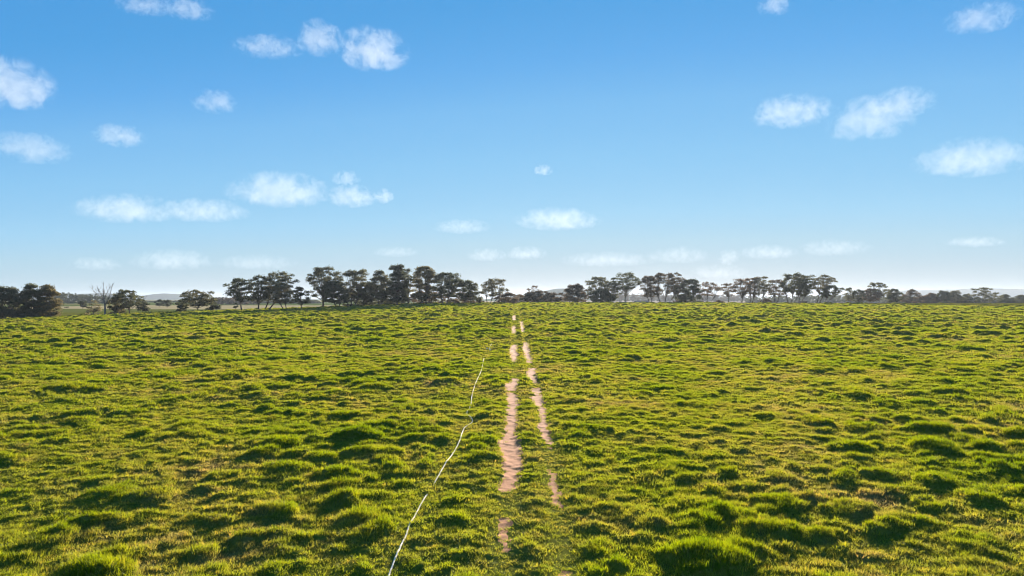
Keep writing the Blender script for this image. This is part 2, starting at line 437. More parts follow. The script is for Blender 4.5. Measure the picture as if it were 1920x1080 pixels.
ng.interface.new_socket('Geometry', in_out='INPUT', socket_type='NodeSocketGeometry'); ng.interface.new_socket('Geometry', in_out='OUTPUT', socket_type='NodeSocketGeometry')
gin, gout = ng.nodes.new('NodeGroupInput'), ng.nodes.new('NodeGroupOutput')
m2p = ng.nodes.new('GeometryNodeMeshToPoints'); iop = ng.nodes.new('GeometryNodeInstanceOnPoints'); ci = ng.nodes.new('GeometryNodeCollectionInfo')
ci.inputs['Collection'].default_value = tuft_col; ci.inputs['Separate Children'].default_value = True; ci.inputs['Reset Children'].default_value = True
iop.inputs['Pick Instance'].default_value = True
def named(nm):
    n = ng.nodes.new('GeometryNodeInputNamedAttribute'); n.data_type = 'FLOAT'; n.inputs['Name'].default_value = nm; return n.outputs[0]
cx = ng.nodes.new('ShaderNodeCombineXYZ'); s1, s2 = named('tuft_scale'), named('tuft_spread')
ng.links.new(s2, cx.inputs[0]); ng.links.new(s2, cx.inputs[1]); ng.links.new(s1, cx.inputs[2])
rv = ng.nodes.new('FunctionNodeRandomValue'); rv.data_type = 'FLOAT_VECTOR'; rv.inputs[0].default_value = (-0.15, -0.15, 0); rv.inputs[1].default_value = (0.15, 0.15, 6.283)
ri = ng.nodes.new('FunctionNodeRandomValue'); ri.data_type = 'INT'; ri.inputs[4].default_value = 0; ri.inputs[5].default_value = NV - 1; ri.inputs['Seed'].default_value = 3
ng.links.new(gin.outputs[0], m2p.inputs[0]); ng.links.new(m2p.outputs[0], iop.inputs['Points']); ng.links.new(ci.outputs[0], iop.inputs['Instance'])
ng.links.new(rv.outputs[0], iop.inputs['Rotation']); ng.links.new(cx.outputs[0], iop.inputs['Scale']); ng.links.new(ri.outputs[2], iop.inputs['Instance Index'])
ng.links.new(iop.outputs[0], gout.inputs[0])
md = grass.modifiers.new('tufts', 'NODES'); md.node_group = ng

# ------------------------------------------------------------------ the pipe
def tube(points, radii_, sides=8):
    P = [Vector(p) for p in points]; V_, F_ = [], []
    up0 = Vector((0.03, 0.07, 1))
    for i, p in enumerate(P):
        d = (P[min(i + 1, len(P) - 1)] - P[max(i - 1, 0)]).normalized()
        a = d.cross(Vector((1, 0.2, 0)) if abs(d.z) > 0.8 else up0).normalized(); b = d.cross(a)
        for k in range(sides):
            t = 2 * math.pi * k / sides; V_.append(p + (a * math.cos(t) + b * math.sin(t)) * radii_[i])
    for i in range(len(P) - 1):
        for k in range(sides):
            k2 = (k + 1) % sides; F_.append((i * sides + k, i * sides + k2, (i + 1) * sides + k2, (i + 1) * sides + k))
    F_.append(tuple(range(sides))[::-1]); F_.append(tuple((len(P) - 1) * sides + k for k in range(sides)))
    return V_, F_

def plain_mat(name, c1, c2, scale=3.0, rough=0.7, spec=0.3):
    m, nt, out = new_mat(name)
    g_ = N(nt, 'ShaderNodeNewGeometry'); n_ = noise_node(nt, scale, 4, 0.6, g_.outputs['Position'])
    c = ramp(nt, n_.outputs['Fac'], [(0.3, c1), (0.7, c2)]).outputs[0]
    bs = N(nt, 'ShaderNodeBsdfPrincipled'); bs.inputs['Roughness'].default_value = rough; bs.inputs['Specular IOR Level'].default_value = spec
    nt.links.new(c, bs.inputs['Base Color']); nt.links.new(bs.outputs[0], out.inputs['Surface'])
    return m
M_PIPE = plain_mat('white_poly_pipe', (0.68, 0.57, 0.42), (0.84, 0.74, 0.58), 2.0, 0.85, 0.08)
seg = np.concatenate([np.linspace(HOSE[i], HOSE[i + 1], 8, endpoint=False) for i in range(len(HOSE) - 1)] + [HOSE[-1:]])
ker = np.ones(5) / 5
sx = np.convolve(np.pad(seg[:, 0], 2, 'edge'), ker, 'valid'); sy = np.convolve(np.pad(seg[:, 1], 2, 'edge'), ker, 'valid')
sz = ground_z(sx, sy)
mx = np.array([sz[max(0, i - 3):i + 4].max() for i in range(len(sz))]); sz = 0.5 * sz + 0.5 * np.convolve(np.pad(mx, 3, 'edge'), np.ones(7) / 7, 'valid')
PR = 0.026
pv, pf = tube(list(zip(sx, sy, sz + PR * 0.5 - 0.09 * sstep(0.60, 0.80, fbm(sy / 2.1, sx * 0, 61, 2)) - 0.10 * sstep(60, 75, sy) * (fbm(sy / 3.0, sx * 0, 63, 2) > 0.42))), [PR] * len(sx), 10)
pipe = mesh_obj('poly_pipe', pv, pf, M_PIPE, smooth=True)
tag(pipe, 'long thin white poly pipe snaking through the grass left of the wheel ruts', 'pipe')

M_STONE = plain_mat('white_stone', (0.6, 0.57, 0.5), (0.8, 0.78, 0.72), 9.0, 0.8)
def stone(px, py, size, label):
    x, y = pix2ground(px, py); r = random.Random(int(px * 7)); V_, F_ = [], []
    nu, nv = 9, 6
    for j in range(nv + 1):
        for i in range(nu):
            t = math.pi * j / nv; p = 2 * math.pi * i / nu; k = size * (0.8 + 0.4 * r.random())
            V_.append((k * math.sin(t) * math.cos(p), k * math.sin(t) * math.sin(p) * 0.8, k * 0.75 * math.cos(t)))
    for j in range(nv):
        for i in range(nu):
            F_.append((j * nu + i, (j + 1) * nu + i, (j + 1) * nu + (i + 1) % nu, j * nu + (i + 1) % nu))
    o = mesh_obj('white_stone', V_, F_, M_STONE, smooth=True, loc=(x, y, float(ground_z(x, y)[0]) + size * 0.55))
    tag(o, label, 'stone', 'white stones in the grass')
stone(913.5, 655, 0.10, 'small white stone left of the far end of the pipe')
stone(918.5, 658, 0.11, 'white stone right beside the far end of the pipe')
stone(969.5, 577, 0.17, 'tiny white stone at the far end of the left rut')
stone(977.5, 574.5, 0.20, 'tiny white stone between the ruts just below the crest')

# ------------------------------------------------------------------ trees
def leaf_material(name, cols, trans=0.5):
    m, nt, out = new_mat(name)
    g_ = N(nt, 'ShaderNodeNewGeometry'); oi = N(nt, 'ShaderNodeObjectInfo')
    n_ = noise_node(nt, 0.45, 3, 0.6, g_.outputs['Position'])
    ad = N(nt, 'ShaderNodeMath', operation='MULTIPLY_ADD'); nt.links.new(oi.outputs['Random'], ad.inputs[0]); ad.inputs[1].default_value = 0.35
    nt.links.new(n_.outputs['Fac'], ad.inputs[2])
    c = ramp(nt, ad.outputs[0], [(0.40, cols[0]), (0.62, cols[1]), (0.9, cols[2])]).outputs[0]
    d = N(nt, 'ShaderNodeBsdfDiffuse'); t = N(nt, 'ShaderNodeBsdfTranslucent')
    nt.links.new(c, d.inputs['Color']); nt.links.new(c, t.inputs['Color'])
    m1 = N(nt, 'ShaderNodeMixShader'); m1.inputs[0].default_value = trans
    nt.links.new(d.outputs[0], m1.inputs[1]); nt.links.new(t.outputs[0], m1.inputs[2]); nt.links.new(m1.outputs[0], out.inputs['Surface'])
    return m
LEAF = {
    'g': leaf_material('gum_leaves', [(0.078, 0.086, 0.042), (0.105, 0.104, 0.052), (0.135, 0.116, 0.062)]),
    'o': leaf_material('olive_leaves', [(0.115, 0.102, 0.042), (0.145, 0.118, 0.052), (0.175, 0.130, 0.062)]),
    'b': leaf_material('brown_leaves', [(0.095, 0.078, 0.052), (0.122, 0.090, 0.060), (0.150, 0.104, 0.070)]),
    'd': leaf_material('dark_leaves', [(0.060, 0.070, 0.040), (0.080, 0.085, 0.046), (0.100, 0.096, 0.052)]),
    'y': leaf_material('pale_leaves', [(0.14, 0.13, 0.05), (0.18, 0.16, 0.07), (0.22, 0.18, 0.09)]),
}
M_BARK = plain_mat('gum_bark', (0.065, 0.052, 0.042), (0.13, 0.105, 0.085), 1.3, 0.9, 0.1)
M_BARK_PALE = plain_mat('pale_gum_bark', (0.20, 0.17, 0.14), (0.36, 0.31, 0.26), 1.1, 0.85, 0.1)
M_DEAD = plain_mat('dead_grey_wood', (0.12, 0.105, 0.09), (0.22, 0.19, 0.165), 2.0, 0.9, 0.1)

def leaf_quads(C, rad, n, size, rg):
    """n leaf sprays filling clumps: C (k,3) centres, rad (k,3) radii"""
    k = len(C); idx = rg.integers(0, k, n) if n else np.zeros(0, int)
    v = rg.normal(size=(n, 3)); v /= np.linalg.norm(v, axis=1)[:, None] + 1e-9
    r = rg.uniform(0, 1, n) ** 0.45
    v[:, 2] = np.where(v[:, 2] < -0.35, -v[:, 2] * 0.6, v[:, 2])
    P = C[idx] + v * r[:, None] * rad[idx]
    a = rg.normal(size=(n, 3)); a /= np.linalg.norm(a, axis=1)[:, None]
    b = rg.normal(size=(n, 3)); b -= (a * b).sum(1)[:, None] * a; b /= np.linalg.norm(b, axis=1)[:, None]
    s1 = size * rg.uniform(0.6, 1.5, n)[:, None]; s2 = size * rg.uniform(0.3, 0.7, n)[:, None]
    Q = np.stack([P - a * s1, P - b * s2, P + a * s1, P + b * s2], 1).reshape(-1, 3)
    return Q, np.arange(4 * n).reshape(-1, 4)

def bez(p0, p1, p2, n=7):
    t = np.linspace(0, 1, n)[:, None]
    return (1 - t) ** 2 * p0 + 2 * t * (1 - t) * p1 + t * t * p2

def add_tube(acc, pts, r0, r1, sides=6):
    v, f = tube([tuple(p) for p in pts], list(np.linspace(r0, r1, len(pts))), sides)
    k = len(acc[0]); acc[0].extend(v); acc[1].extend([tuple(i + k for i in q) for q in f])

def place(px, Y):
    X = (px - 960.0) / FPX * Y
    return X, Y, float(macro(X, Y))

def gum_tree(x0, x1, top, xt, Y, label, cb=0.35, leaf='g', stems=1, dens=1.0, name='gum_tree', group='gum trees along the crest', pale=False, flat=0.7, cat='tree', nclump=None, hang=0.0):
    """x0,x1: crown limits, top: crown top, xt: trunk foot - all in photograph pixels; Y: distance in metres; cb: crown underside as a share of the height"""
    seed = int(x0 * 13 + top * 7 + xt); rg = np.random.default_rng(seed); m = Y / FPX
    X, Yb, zb = place(xt, Y)
    H = CAMZ + (HOR - top) * m - zb; Wd = (x1 - x0) * m * 1.10; off = (0.5 * (x0 + x1) - xt) * m
    root = empty(name, (X, Yb, zb - 0.1)); tag(root, label, cat, group)
    zc0 = cb * H; Hc = H - zc0
    # clumps spread over an uneven crown
    cb = cb * 0.8; zc0 = cb * H; Hc = H - zc0
    K = nclump or max(9, int(14 + 0.34 * Wd * Hc * dens)); K = min(K, 85)
    cr = np.clip(0.10 * math.sqrt(Wd * Hc) + 0.30, 0.5, 1.5)
    C = []; tries = 0
    while len(C) < K and tries < 4000:
        tries += 1
        a = rg.uniform(0, 6.283); q = math.sqrt(rg.uniform(0.02, 1)); h = rg.uniform(0, 1)
        prof = math.sqrt(max(0.0, 1 - (abs(h - 0.45) / 0.70) ** 2)) if cb > 0.15 else math.sqrt(max(0.0, 1 - (max(h - 0.25, 0) / 0.8) ** 2))
        w = (Wd / 2 - cr * 0.75) * prof
        p = np.array([off * (0.35 + 0.65 * h) + w * q * math.cos(a), w * 0.85 * q * math.sin(a), zc0 + cr * (0.5 if cb > 0.05 else 0.2) + (Hc - cr * 1.0) * h])
        if h > 0.5 and q < 0.3 and rg.random() < 0.4: continue
        if all(np.linalg.norm((p - c) * np.array([1, 1, 1.25])) > cr * (0.92 if dens <= 1 else 0.68) for c in C): C.append(p)
    # make sure the extremes in the picture are reached
    C.append(np.array([off + (0.12 * rg.uniform(-1, 1)) * Wd, 0, H - cr * 0.75]))
    C.append(np.array([off - Wd / 2 + cr * 0.85, 0, zc0 + Hc * rg.uniform(0.35, 0.7)])); C.append(np.array([off + Wd / 2 - cr * 0.85, 0, zc0 + Hc * rg.uniform(0.35, 0.7)]))
    C = np.array(C); rads = cr * rg.uniform(0.72, 1.2, len(C))
    R3 = np.stack([rads * 1.08, rads * 1.08, rads * flat * 1.15], 1)
    n = int(len(C) * 80 * dens * (cr / 1.2) ** 1.0)
    Q, Fq = leaf_quads(C, R3, n, 0.27, rg)
    # sprigs outside the clumps break the outline
    Q2, F2 = leaf_quads(C, R3 * 1.35, int(n * 0.12), 0.22, rg)
    Q = np.vstack([Q, Q2]); Fq = np.vstack([Fq, F2 + 4 * n])
    mesh_np('crown', Q, Fq, LEAF[leaf], parent=root)
    acc = ([], [])
    r0 = np.clip(0.022 * H, 0.12, 0.42) / (stems ** 0.35)
    forks = []
    for s_ in range(stems):
        sxo = (s_ - (stems - 1) / 2) * Wd * 0.10
        top_ = np.array([off * 0.55 + sxo * 2.2 + rg.uniform(-.3, .3), rg.uniform(-.4, .4), max(zc0 * 0.95, H * 0.30)])
        foot = np.array([sxo * 0.8, 0, -0.15]); midp = 0.5 * (foot + top_) + np.array([rg.uniform(-.35, .35), rg.uniform(-.3, .3), 0.2])
        pts = bez(foot, midp, top_, 8)
        add_tube(acc, pts, r0 * 1.15, r0 * 0.62, 7)
        forks.append(pts)
    for c in C:
        pts = forks[int(np.argmin([abs(c[0] - f[-1][0]) for f in forks]))]
        st = pts[-1] if c[2] > pts[-1][2] + 0.5 and rg.random() < 0.75 else pts[rg.integers(4, 7)]
        if c[2] < st[2] - 0.8: continue
        mid = st * 0.45 + c * 0.55 + np.array([0, 0, -0.10 * np.linalg.norm(c - st)])
        add_tube(acc, bez(st, mid, c, 6), r0 * 0.42, 0.03, 5)
    mesh_obj('trunk', acc[0], acc[1], M_BARK_PALE if pale else M_BARK, root, smooth=True)
    return root

L, RR = 262, 350     # distances of the left and the right rows
G = gum_tree
# far left clump
lg = 'dense trees at the left edge of the field'
G(-26, 48, 535, 14, 236, 'broad dense dark tree cut by the left edge of the picture', 0.0, 'd', 2, 1.6, group=lg)
G(38, 82, 530.5, 60, 240, 'tall domed dark tree in middle of the left edge clump', 0.0, 'g', 2, 1.5, group=lg)
G(68, 114, 531.5, 90, 243, 'dark tree at the right end of the left edge clump', 0.0, 'o', 1, 1.4, group=lg)
G(213, 268, 542.5, 243, 262, 'small layered tree just right of the bare dead tree', 0.30, 'g', 1, 0.9, group=lg)
G(256, 280, 561, 268, 300, 'little round tree at right foot of the small layered tree', 0.12, 'd', 1, 1.2, group=lg)
G(200, 236, 559, 216, 262, 'olive bush at the right foot of the dead tree', 0.02, 'o', 1, 1.2, 'bush', 'bushes by the dead tree', cat='bush')
G(163, 190, 561.5, 176, 268, 'pale yellowish bush at the left foot of the dead tree', 0.02, 'y', 1, 0.6, 'bush', 'bushes by the dead tree', cat='bush')
# between
G(341, 402, 542, 371, 270, 'lone low domed tree with layered crown standing left of the tall gums', 0.28, 'g', 1, 1.0)
G(329, 352, 561, 340, 280, 'dark bush at the left foot of the lone low domed tree', 0.03, 'd', 1, 1.2, 'bush', 'bushes round the lone low tree', cat='bush')
G(384, 413, 558, 398, 280, 'dark bush at the right foot of the lone low domed tree', 0.03, 'd', 1, 1.1, 'bush', 'bushes round the lone low tree', cat='bush')
gl2 = 'loose group of gums left of the dense stand'
G(421, 472, 520, 454, L, 'leftmost tall gum with thick leaning trunk and open crown', 0.34, 'd', 1, 0.9, group=gl2)
G(464, 508, 514, 484, L + 3, 'second tall gum from the left in the loose group', 0.30, 'd', 1, 0.85, group=gl2)
G(490, 558, 509, 499, L + 6, 'highest gum of the loose group with crown spreading right', 0.36, 'd', 2, 0.9, group=gl2)
G(498, 546, 528, 535, L - 2, 'lower olive brown gum in front of the highest of the loose group', 0.25, 'o', 2, 1.0, group=gl2)
G(545, 579, 537, 566, L + 8, 'short dark gum between the loose group and the dense stand', 0.22, 'd', 1, 0.9, group=gl2)
# dense stand
gl3 = 'dense stand of gums left of the wheel ruts'
L3 = 285
G(576, 642, 499, 606, L3, 'wide tall gum at the left end of the dense stand', 0.30, 'd', 1, 1.0, group=gl3)
G(600, 652, 526, 634, L3 - 4, 'lower full dark gum under the left end of the dense stand', 0.12, 'd', 2, 1.3, group=gl3)
G(640, 702, 505, 661, L3 + 2, 'brownish gum, second tall crown of the dense stand', 0.22, 'g', 2, 1.05, group=gl3)
G(676, 712, 530, 690, L3 + 6, 'low dark filler gum behind second and third crowns', 0.08, 'd', 2, 1.1, group=gl3)
G(690, 733, 506.5, 712, L3 + 2, 'third tall gum of the dense stand left of the highest', 0.16, 'g', 2, 1.15, group=gl3)
G(723, 766, 495, 745, L3 + 1, 'highest dark green gum in the middle of the dense stand', 0.08, 'd', 1, 1.5, group=gl3)
G(748, 778, 503, 766, L3 + 8, 'thin open gum just right of the highest one', 0.40, 'd', 1, 0.8, group=gl3)
G(769, 822, 499, 795, L3 + 3, 'round topped gum with a raised cap right of the highest', 0.10, 'o', 2, 1.3, group=gl3)
G(804, 868, 510.5, 834, L3 + 3, 'broad dark gum toward the right end of the dense stand', 0.22, 'd', 2, 1.1, group=gl3)
G(848, 902, 524, 878, L3 + 4, 'rounded gum closing the right end of the dense stand', 0.15, 'g', 2, 1.1, group=gl3)
for q_, (a_0, a_1, t_, lb) in enumerate(((640, 700, 545, 'dark undergrowth at the feet of the left gums of the dense stand'), (695, 765, 541, 'dark undergrowth beneath the highest gum of the dense stand'),
                                      (760, 830, 543, 'brown undergrowth beneath the round topped gum'), (822, 895, 547, 'brown undergrowth at the right end of the dense stand'))):
    G(a_0, a_1, t_, (a_0 + a_1) / 2, L3 + 9, lb, 0.02, 'db'[q_ // 2], 3, 1.0, 'shrub', 'shrubs in the dense stand', cat='bush')
G(893, 908, 558, 900, L3 + 6, 'little olive bush between the dense stand and the single gum', 0.02, 'o', 1, 0.9, 'bush', 'low bushes on the crest', cat='bush')
G(903, 953, 521.5, 919, L3 + 3, 'single gum with fan of stems and crown leaning right', 0.28, 'g', 3, 0.85, group='gum trees along the crest')
G(924, 976, 547, 946, L3 + 9, 'low dark brown bush right of the single fan shaped gum', 0.02, 'b', 2, 1.1, 'bush', 'low bushes on the crest', cat='bush')
G(974, 1052, 543, 1012, RR - 10, 'wide low brown domed bush right of where the ruts end', 0.02, 'b', 3, 1.3, 'bush', 'low bushes on the crest', cat='bush', flat=0.6)
G(988, 1012, 534, 1000, RR - 6, 'sparse thin brown sapling rising from the wide domed bush', 0.35, 'b', 1, 0.35, name='sapling', group='low bushes on the crest')
# right row
gr1 = 'gums right of the wheel ruts'
G(1056, 1102, 530.5, 1078, RR - 4, 'dense brown green tree, first right of the wide domed bush', 0.05, 'b', 2, 1.3, group=gr1)
G(1099, 1147, 518, 1122, RR, 'umbrella crowned gum above a dark thicket', 0.42, 'g', 2, 0.9, group=gr1)
G(1104, 1152, 541, 1130, RR - 6, 'dark thicket to the ground under the umbrella crowned gum', 0.02, 'd', 3, 1.4, 'thicket', 'low bushes on the crest', cat='bush')
G(1134, 1166, 529, 1148, RR - 2, 'narrow gum beside the pale trunked one', 0.22, 'g', 2, 0.9, group=gr1, pale=True)
G(1147, 1201, 510.5, 1172.5, RR, 'tall umbrella gum on one clean pale trunk, open sky beside it', 0.50, 'g', 1, 0.85, group=gr1, pale=True)
G(1197, 1232, 516.5, 1220, RR + 3, 'gum right of the bright gap and above the low shed', 0.26, 'b', 2, 0.9, group=gr1)
G(1216, 1288, 510, 1246, RR + 2, 'highest broad reddish brown gum of the right row with three trunks', 0.30, 'b', 3, 1.1, group=gr1)
G(1266, 1320, 521.5, 1290, RR + 1, 'full dark gum with foliage down to the ground', 0.04, 'd', 2, 1.4, group=gr1)
G(1304, 1354, 527.5, 1325, RR + 3, 'thin airy gum with several stems right of the full dark one', 0.38, 'b', 3, 0.65, group=gr1)
gr2 = 'open row of gums on the right'
G(1350, 1378, 530.5, 1366, RR + 2, 'slender single stemmed gum, first of the open row', 0.45, 'b', 1, 0.65, group=gr2)
G(1371, 1412, 521.5, 1391, RR + 1, 'gum with straight trunk and vase shaped crown in open row', 0.42, 'b', 1, 0.8, group=gr2)
G(1400, 1428, 519.5, 1408, RR + 4, 'twin stemmed gum third in the open row', 0.40, 'b', 2, 0.75, group=gr2)
G(1411, 1447, 517.5, 1425, RR + 2, 'gum with a crooked bare limb on top, fourth in open row', 0.36, 'g', 2, 0.75, group=gr2, pale=True)
G(1440, 1478, 523.5, 1454, RR + 3, 'leaning gum just left of the tallest crown in the open row', 0.40, 'b', 2, 0.75, group=gr2)
G(1464, 1514, 511.5, 1482, RR + 1, 'tallest broad gum of the open row on a cluster of stems', 0.36, 'g', 3, 1.0, group=gr2)
G(1494, 1532, 515.5, 1498, RR + 5, 'dark gum between the tallest of the open row and its end', 0.30, 'd', 2, 1.0, group=gr2)
G(1528, 1569, 514, 1533, RR + 3, 'windswept gum with flag shaped crown at end of open row', 0.46, 'g', 2, 0.8, group=gr2)
G(1543, 1582, 534, 1546, RR - 1, 'lower dark spreading gum under the windswept one', 0.42, 'd', 2, 1.1, group=gr2)
G(1424, 1449, 559, 1436, RR + 12, 'low brown bush among the trunks of the open row', 0.02, 'b', 2, 1.2, 'bush', 'low bushes on the crest', cat='bush')
G(1338, 1356, 562, 1347, RR + 20, 'small round brown bush left of the slender single gum', 0.02, 'b', 1, 1.3, 'bush', 'low bushes on the crest', cat='bush')
G(1262, 1276, 563, 1269, RR + 14, 'small brown bush at foot of the reddish brown gum', 0.02, 'b', 1, 1.2, 'bush', 'low bushes on the crest', cat='bush')
gr3 = 'smaller trees at the far right'
F_ = 400
G(1582, 1602, 539, 1594, F_, 'thin small tree, first right of the windswept gum', 0.25, 'g', 2, 0.7, group=gr3)
G(1596, 1624, 541.5, 1610, F_, 'small dark tree second right of the windswept gum', 0.25, 'd', 1, 1.0, group=gr3)
G(1614, 1652, 540, 1629, F_ + 3, 'small brown tree with low crown below the layered one', 0.28, 'b', 1, 1.0, group=gr3)
G(1627, 1667, 529, 1648, F_ + 6, 'layered umbrella tree standing above the small far right trees', 0.45, 'g', 1, 0.85, group=gr3)
G(1663, 1692, 540, 1676, F_ + 10, 'dark rounded tree right of the layered umbrella tree', 0.06, 'd', 2, 1.3, group=gr3)
F2_ = 500
G(1690, 1728, 541, 1708, F2_, 'uneven brown tree with sprigs at start of the far right hedge', 0.05, 'b', 2, 1.1, group=gr3)
G(1722, 1762, 548, 1742, F2_, 'flat low brown tree in the far right hedge', 0.04, 'b', 2, 1.3, group=gr3)
G(1752, 1786, 543.5, 1768, F2_, 'domed dark tree left of middle in the far right hedge', 0.04, 'd', 2, 1.3, group=gr3)
G(1774, 1808, 543.5, 1790, F2_ + 4, 'domed tree right of middle in the far right hedge', 0.04, 'g', 2, 1.2, group=gr3)
G(1800, 1824, 551, 1811, F2_ + 8, 'low dark bush left of the broad pale trunked tree', 0.03, 'd', 2, 1.3, 'bush', gr3, cat='bush')
G(1809, 1877, 538.5, 1840, F2_, 'broad flat topped tree near the right edge of the picture', 0.12, 'g', 3, 1.1, group=gr3, pale=True)
G(1872, 1902, 551, 1886, F2_ + 30, 'low tree second from the right edge of the picture', 0.04, 'd', 2, 1.2, group=gr3)
G(1895, 1940, 552, 1915, F2_ + 32, 'low hazy tree cut by the right edge of the picture', 0.04, 'd', 2, 1.2, group=gr3)
# small far trees on the left plain
fl_ = 'small far trees on the left plain'
G(121, 129, 575, 125, 520, 'tiny dark tree in the pale paddock left of the dead tree', 0.3, 'd', 1, 1.3, group=fl_, nclump=5)
G(147, 163, 564, 155, 470, 'small dark tree before the left far wood', 0.2, 'd', 1, 1.3, group=fl_)
G(290, 307, 561, 299, 560, 'far grey tree left of the two between layered tree and lone tree', 0.15, 'd', 1, 1.2, group=fl_)
G(303, 324, 561.5, 313, 520, 'far grey tree right of the two between layered tree and lone tree', 0.15, 'd', 1, 1.2, group=fl_)
G(438, 447, 567, 442, 330, 'little dark bush left of the thick leaning trunk', 0.03, 'd', 1, 1.2, 'bush', fl_, cat='bush', nclump=5)

# ---- dead tree
def dead_tree():
    rg = random.Random(5); Y = 258; X, Yb, zb = place(197, Y); m = Y / FPX
    root = empty('dead_tree', (X, Yb, zb - 0.1)); tag(root, 'tall bare dead grey tree with forked branches, no leaves', 'tree')
    def P(px, py, dy): return np.array([(px - 197) * m, dy, CAMZ + (HOR - py) * m - zb])
    acc = ([], [])
    base = np.array([0, 0, -0.1]); f1 = P(195, 561, 0.1)
    add_tube(acc, bez(base, P(197.5, 574, 0.2), f1, 8), 0.36, 0.24, 8)
    limbs = [([f1, P(194, 552, 0.2), P(192, 532, 0.4)], .17), ([f1, P(190, 552, -.5), P(184, 535, -1.0)], .14), ([f1, P(198, 550, .4), P(203, 538, .9)], .13),
             ([P(197, 572, 0), P(206, 556, .5), P(208, 533, .8)], .16), ([f1, P(184, 556, .6), P(163, 536, 1.5)], .14), ([P(197, 570, 0), P(203, 563, -.6), P(214, 550, -1.2)], .12),
             ([P(196, 568, 0), P(187, 562, -.5), P(179, 556, -1.3)], .10)]
    for (a, b, c), r in limbs:
        pts = bez(a, b, c, 8); add_tube(acc, pts, r, 0.03, 6)
        for k in range(7):
            i = rg.randint(2, 6); st = pts[i]; d = pts[i + 1] - pts[i]; d = d / np.linalg.norm(d)
            e = st + (d * rg.uniform(.5, 1.2) + np.array([rg.uniform(-1, 1), rg.uniform(-1, 1), rg.uniform(0, .7)])) * rg.uniform(.8, 1.7)
            add_tube(acc, bez(st, st * .5 + e * .5 + np.array([0, 0, -.15]), e, 5), r * .4, 0.015, 5)
            for q in range(2):
                e2 = e + np.array([rg.uniform(-.6, .6), rg.uniform(-.6, .6), rg.uniform(.1, .8)]); s2 = st * .4 + e * .6
                add_tube(acc, bez(s2, (s2 + e2) / 2, e2, 4), r * .2, 0.012, 4)
    mesh_obj('trunk', acc[0], acc[1], M_DEAD, root, smooth=True)
dead_tree()

# ---- far woods (a mass, not single trees)
def far_wood(name, x0, x1, tops, Y, label, leaf='d', depth=60, seed=1, n_per=26):
    rg = np.random.default_rng(seed); m = Y / FPX; C, R3 = [], []
    n = int((x1 - x0) * m / 0.75)
    for k in range(n):
        px = rg.uniform(x0, x1); dy = rg.uniform(0, depth); X = (px - 960) / FPX * (Y + dy); z0 = float(macro(X, Y + dy))
        top = np.interp(px, [t[0] for t in tops], [t[1] for t in tops]) + rg.uniform(0, 5) ** 1.0
        H = max(3.0, CAMZ + (HOR - top) * (Y + dy) / FPX - z0)
        for q in range(7):
            h = rg.uniform(0.05, 1) ; r = rg.uniform(1.1, 2.2)
            C.append((X + rg.normal() * 1.8, Y + dy + rg.normal() * 1.8, z0 + max(0.4, (H - r * 0.7) * h))); R3.append((r, r, r * 0.75))
    C = np.array(C); R3 = np.array(R3); Q, Fq = leaf_quads(C, R3, len(C) * n_per, 0.75, rg)
    o = mesh_np(name, Q, Fq, LEAF[leaf]); tag(o, label, 'wood', kind='stuff')
far_wood('far_wood', 100, 228, [(100, 549), (110, 546), (150, 549), (180, 551), (228, 556)], 900, 'hazy far wood behind the dead tree', 'd', 80, 2)
far_wood('far_wood', 225, 345, [(225, 562), (300, 563), (345, 562)], 1300, 'thin far tree line below the blue hill on the left', 'd', 80, 3)
far_wood('far_wood', 402, 485, [(402, 555), (440, 555), (485, 558)], 800, 'dark far wood left of the thick leaning trunk', 'b', 60, 4)
far_wood('far_wood', 480, 600, [(480, 559), (600, 561)], 1000, 'far tree line seen through the loose gums', 'd', 60, 5)
far_wood('far_wood', 945, 1062, [(945, 553), (965, 549), (1000, 551), (1062, 556)], 800, 'grey far wood above the end of the ruts', 'b', 60, 6)
far_wood('far_wood', 1140, 1420, [(1140, 550), (1200, 548), (1260, 551), (1420, 551)], 1500, 'far tree line beyond the straw paddock', 'b', 60, 7, 24)
far_wood('far_wood', 1400, 1700, [(1400, 556), (1530, 551), (1600, 552), (1700, 556)], 1000, 'grey far wood behind the end of the open row', 'd', 80, 8)
far_wood('far_wood', 1660, 1960, [(1660, 556), (1740, 553), (1850, 556), (1960, 553)], 760, 'dark far wood behind the far right hedge', 'd', 60, 9)

# ------------------------------------------------------------------ hills
M_HILL = plain_mat('wooded_hill', (0.045, 0.060, 0.035), (0.085, 0.090, 0.055), 0.02, 0.95, 0.0)
def hills(pts, Y, label, depth=900):
    n = 140; xs = np.linspace(pts[0][0], pts[-1][0], n); tops = np.interp(xs, [p[0] for p in pts], [p[1] for p in pts])
    tops = np.convolve(np.pad(tops, 2, 'edge'), np.ones(5) / 5, 'valid') + 0.9 * (fbm(xs / 14.0, xs * 0 + Y, 9, 3) - 0.5)
    V_, rows = [], 9
    for j in range(rows):
        t = j / (rows - 1); prof = math.sin(math.pi * t) ** 0.8 if 0 < t < 1 else 0
        yy = Y + depth * (t - 0.5)
        for i in range(n):
            zt = CAMZ + (HOR - tops[i]) * Y / FPX
            V_.append(((xs[i] - 960) / FPX * yy, yy, (PLAIN - 4) + (zt - PLAIN + 4) * prof * (1 if j == rows // 2 else 0.96 + 0.05 * vnoise(np.array([xs[i] / 20.0]), np.array([j * 1.7]), 3)[0])))
    F2 = [(j * n + i, j * n + i + 1, (j + 1) * n + i + 1, (j + 1) * n + i) for j in range(rows - 1) for i in range(n - 1)]
    o = mesh_obj('hills', V_, F2, M_HILL, smooth=True); tag(o, label, kind='structure')
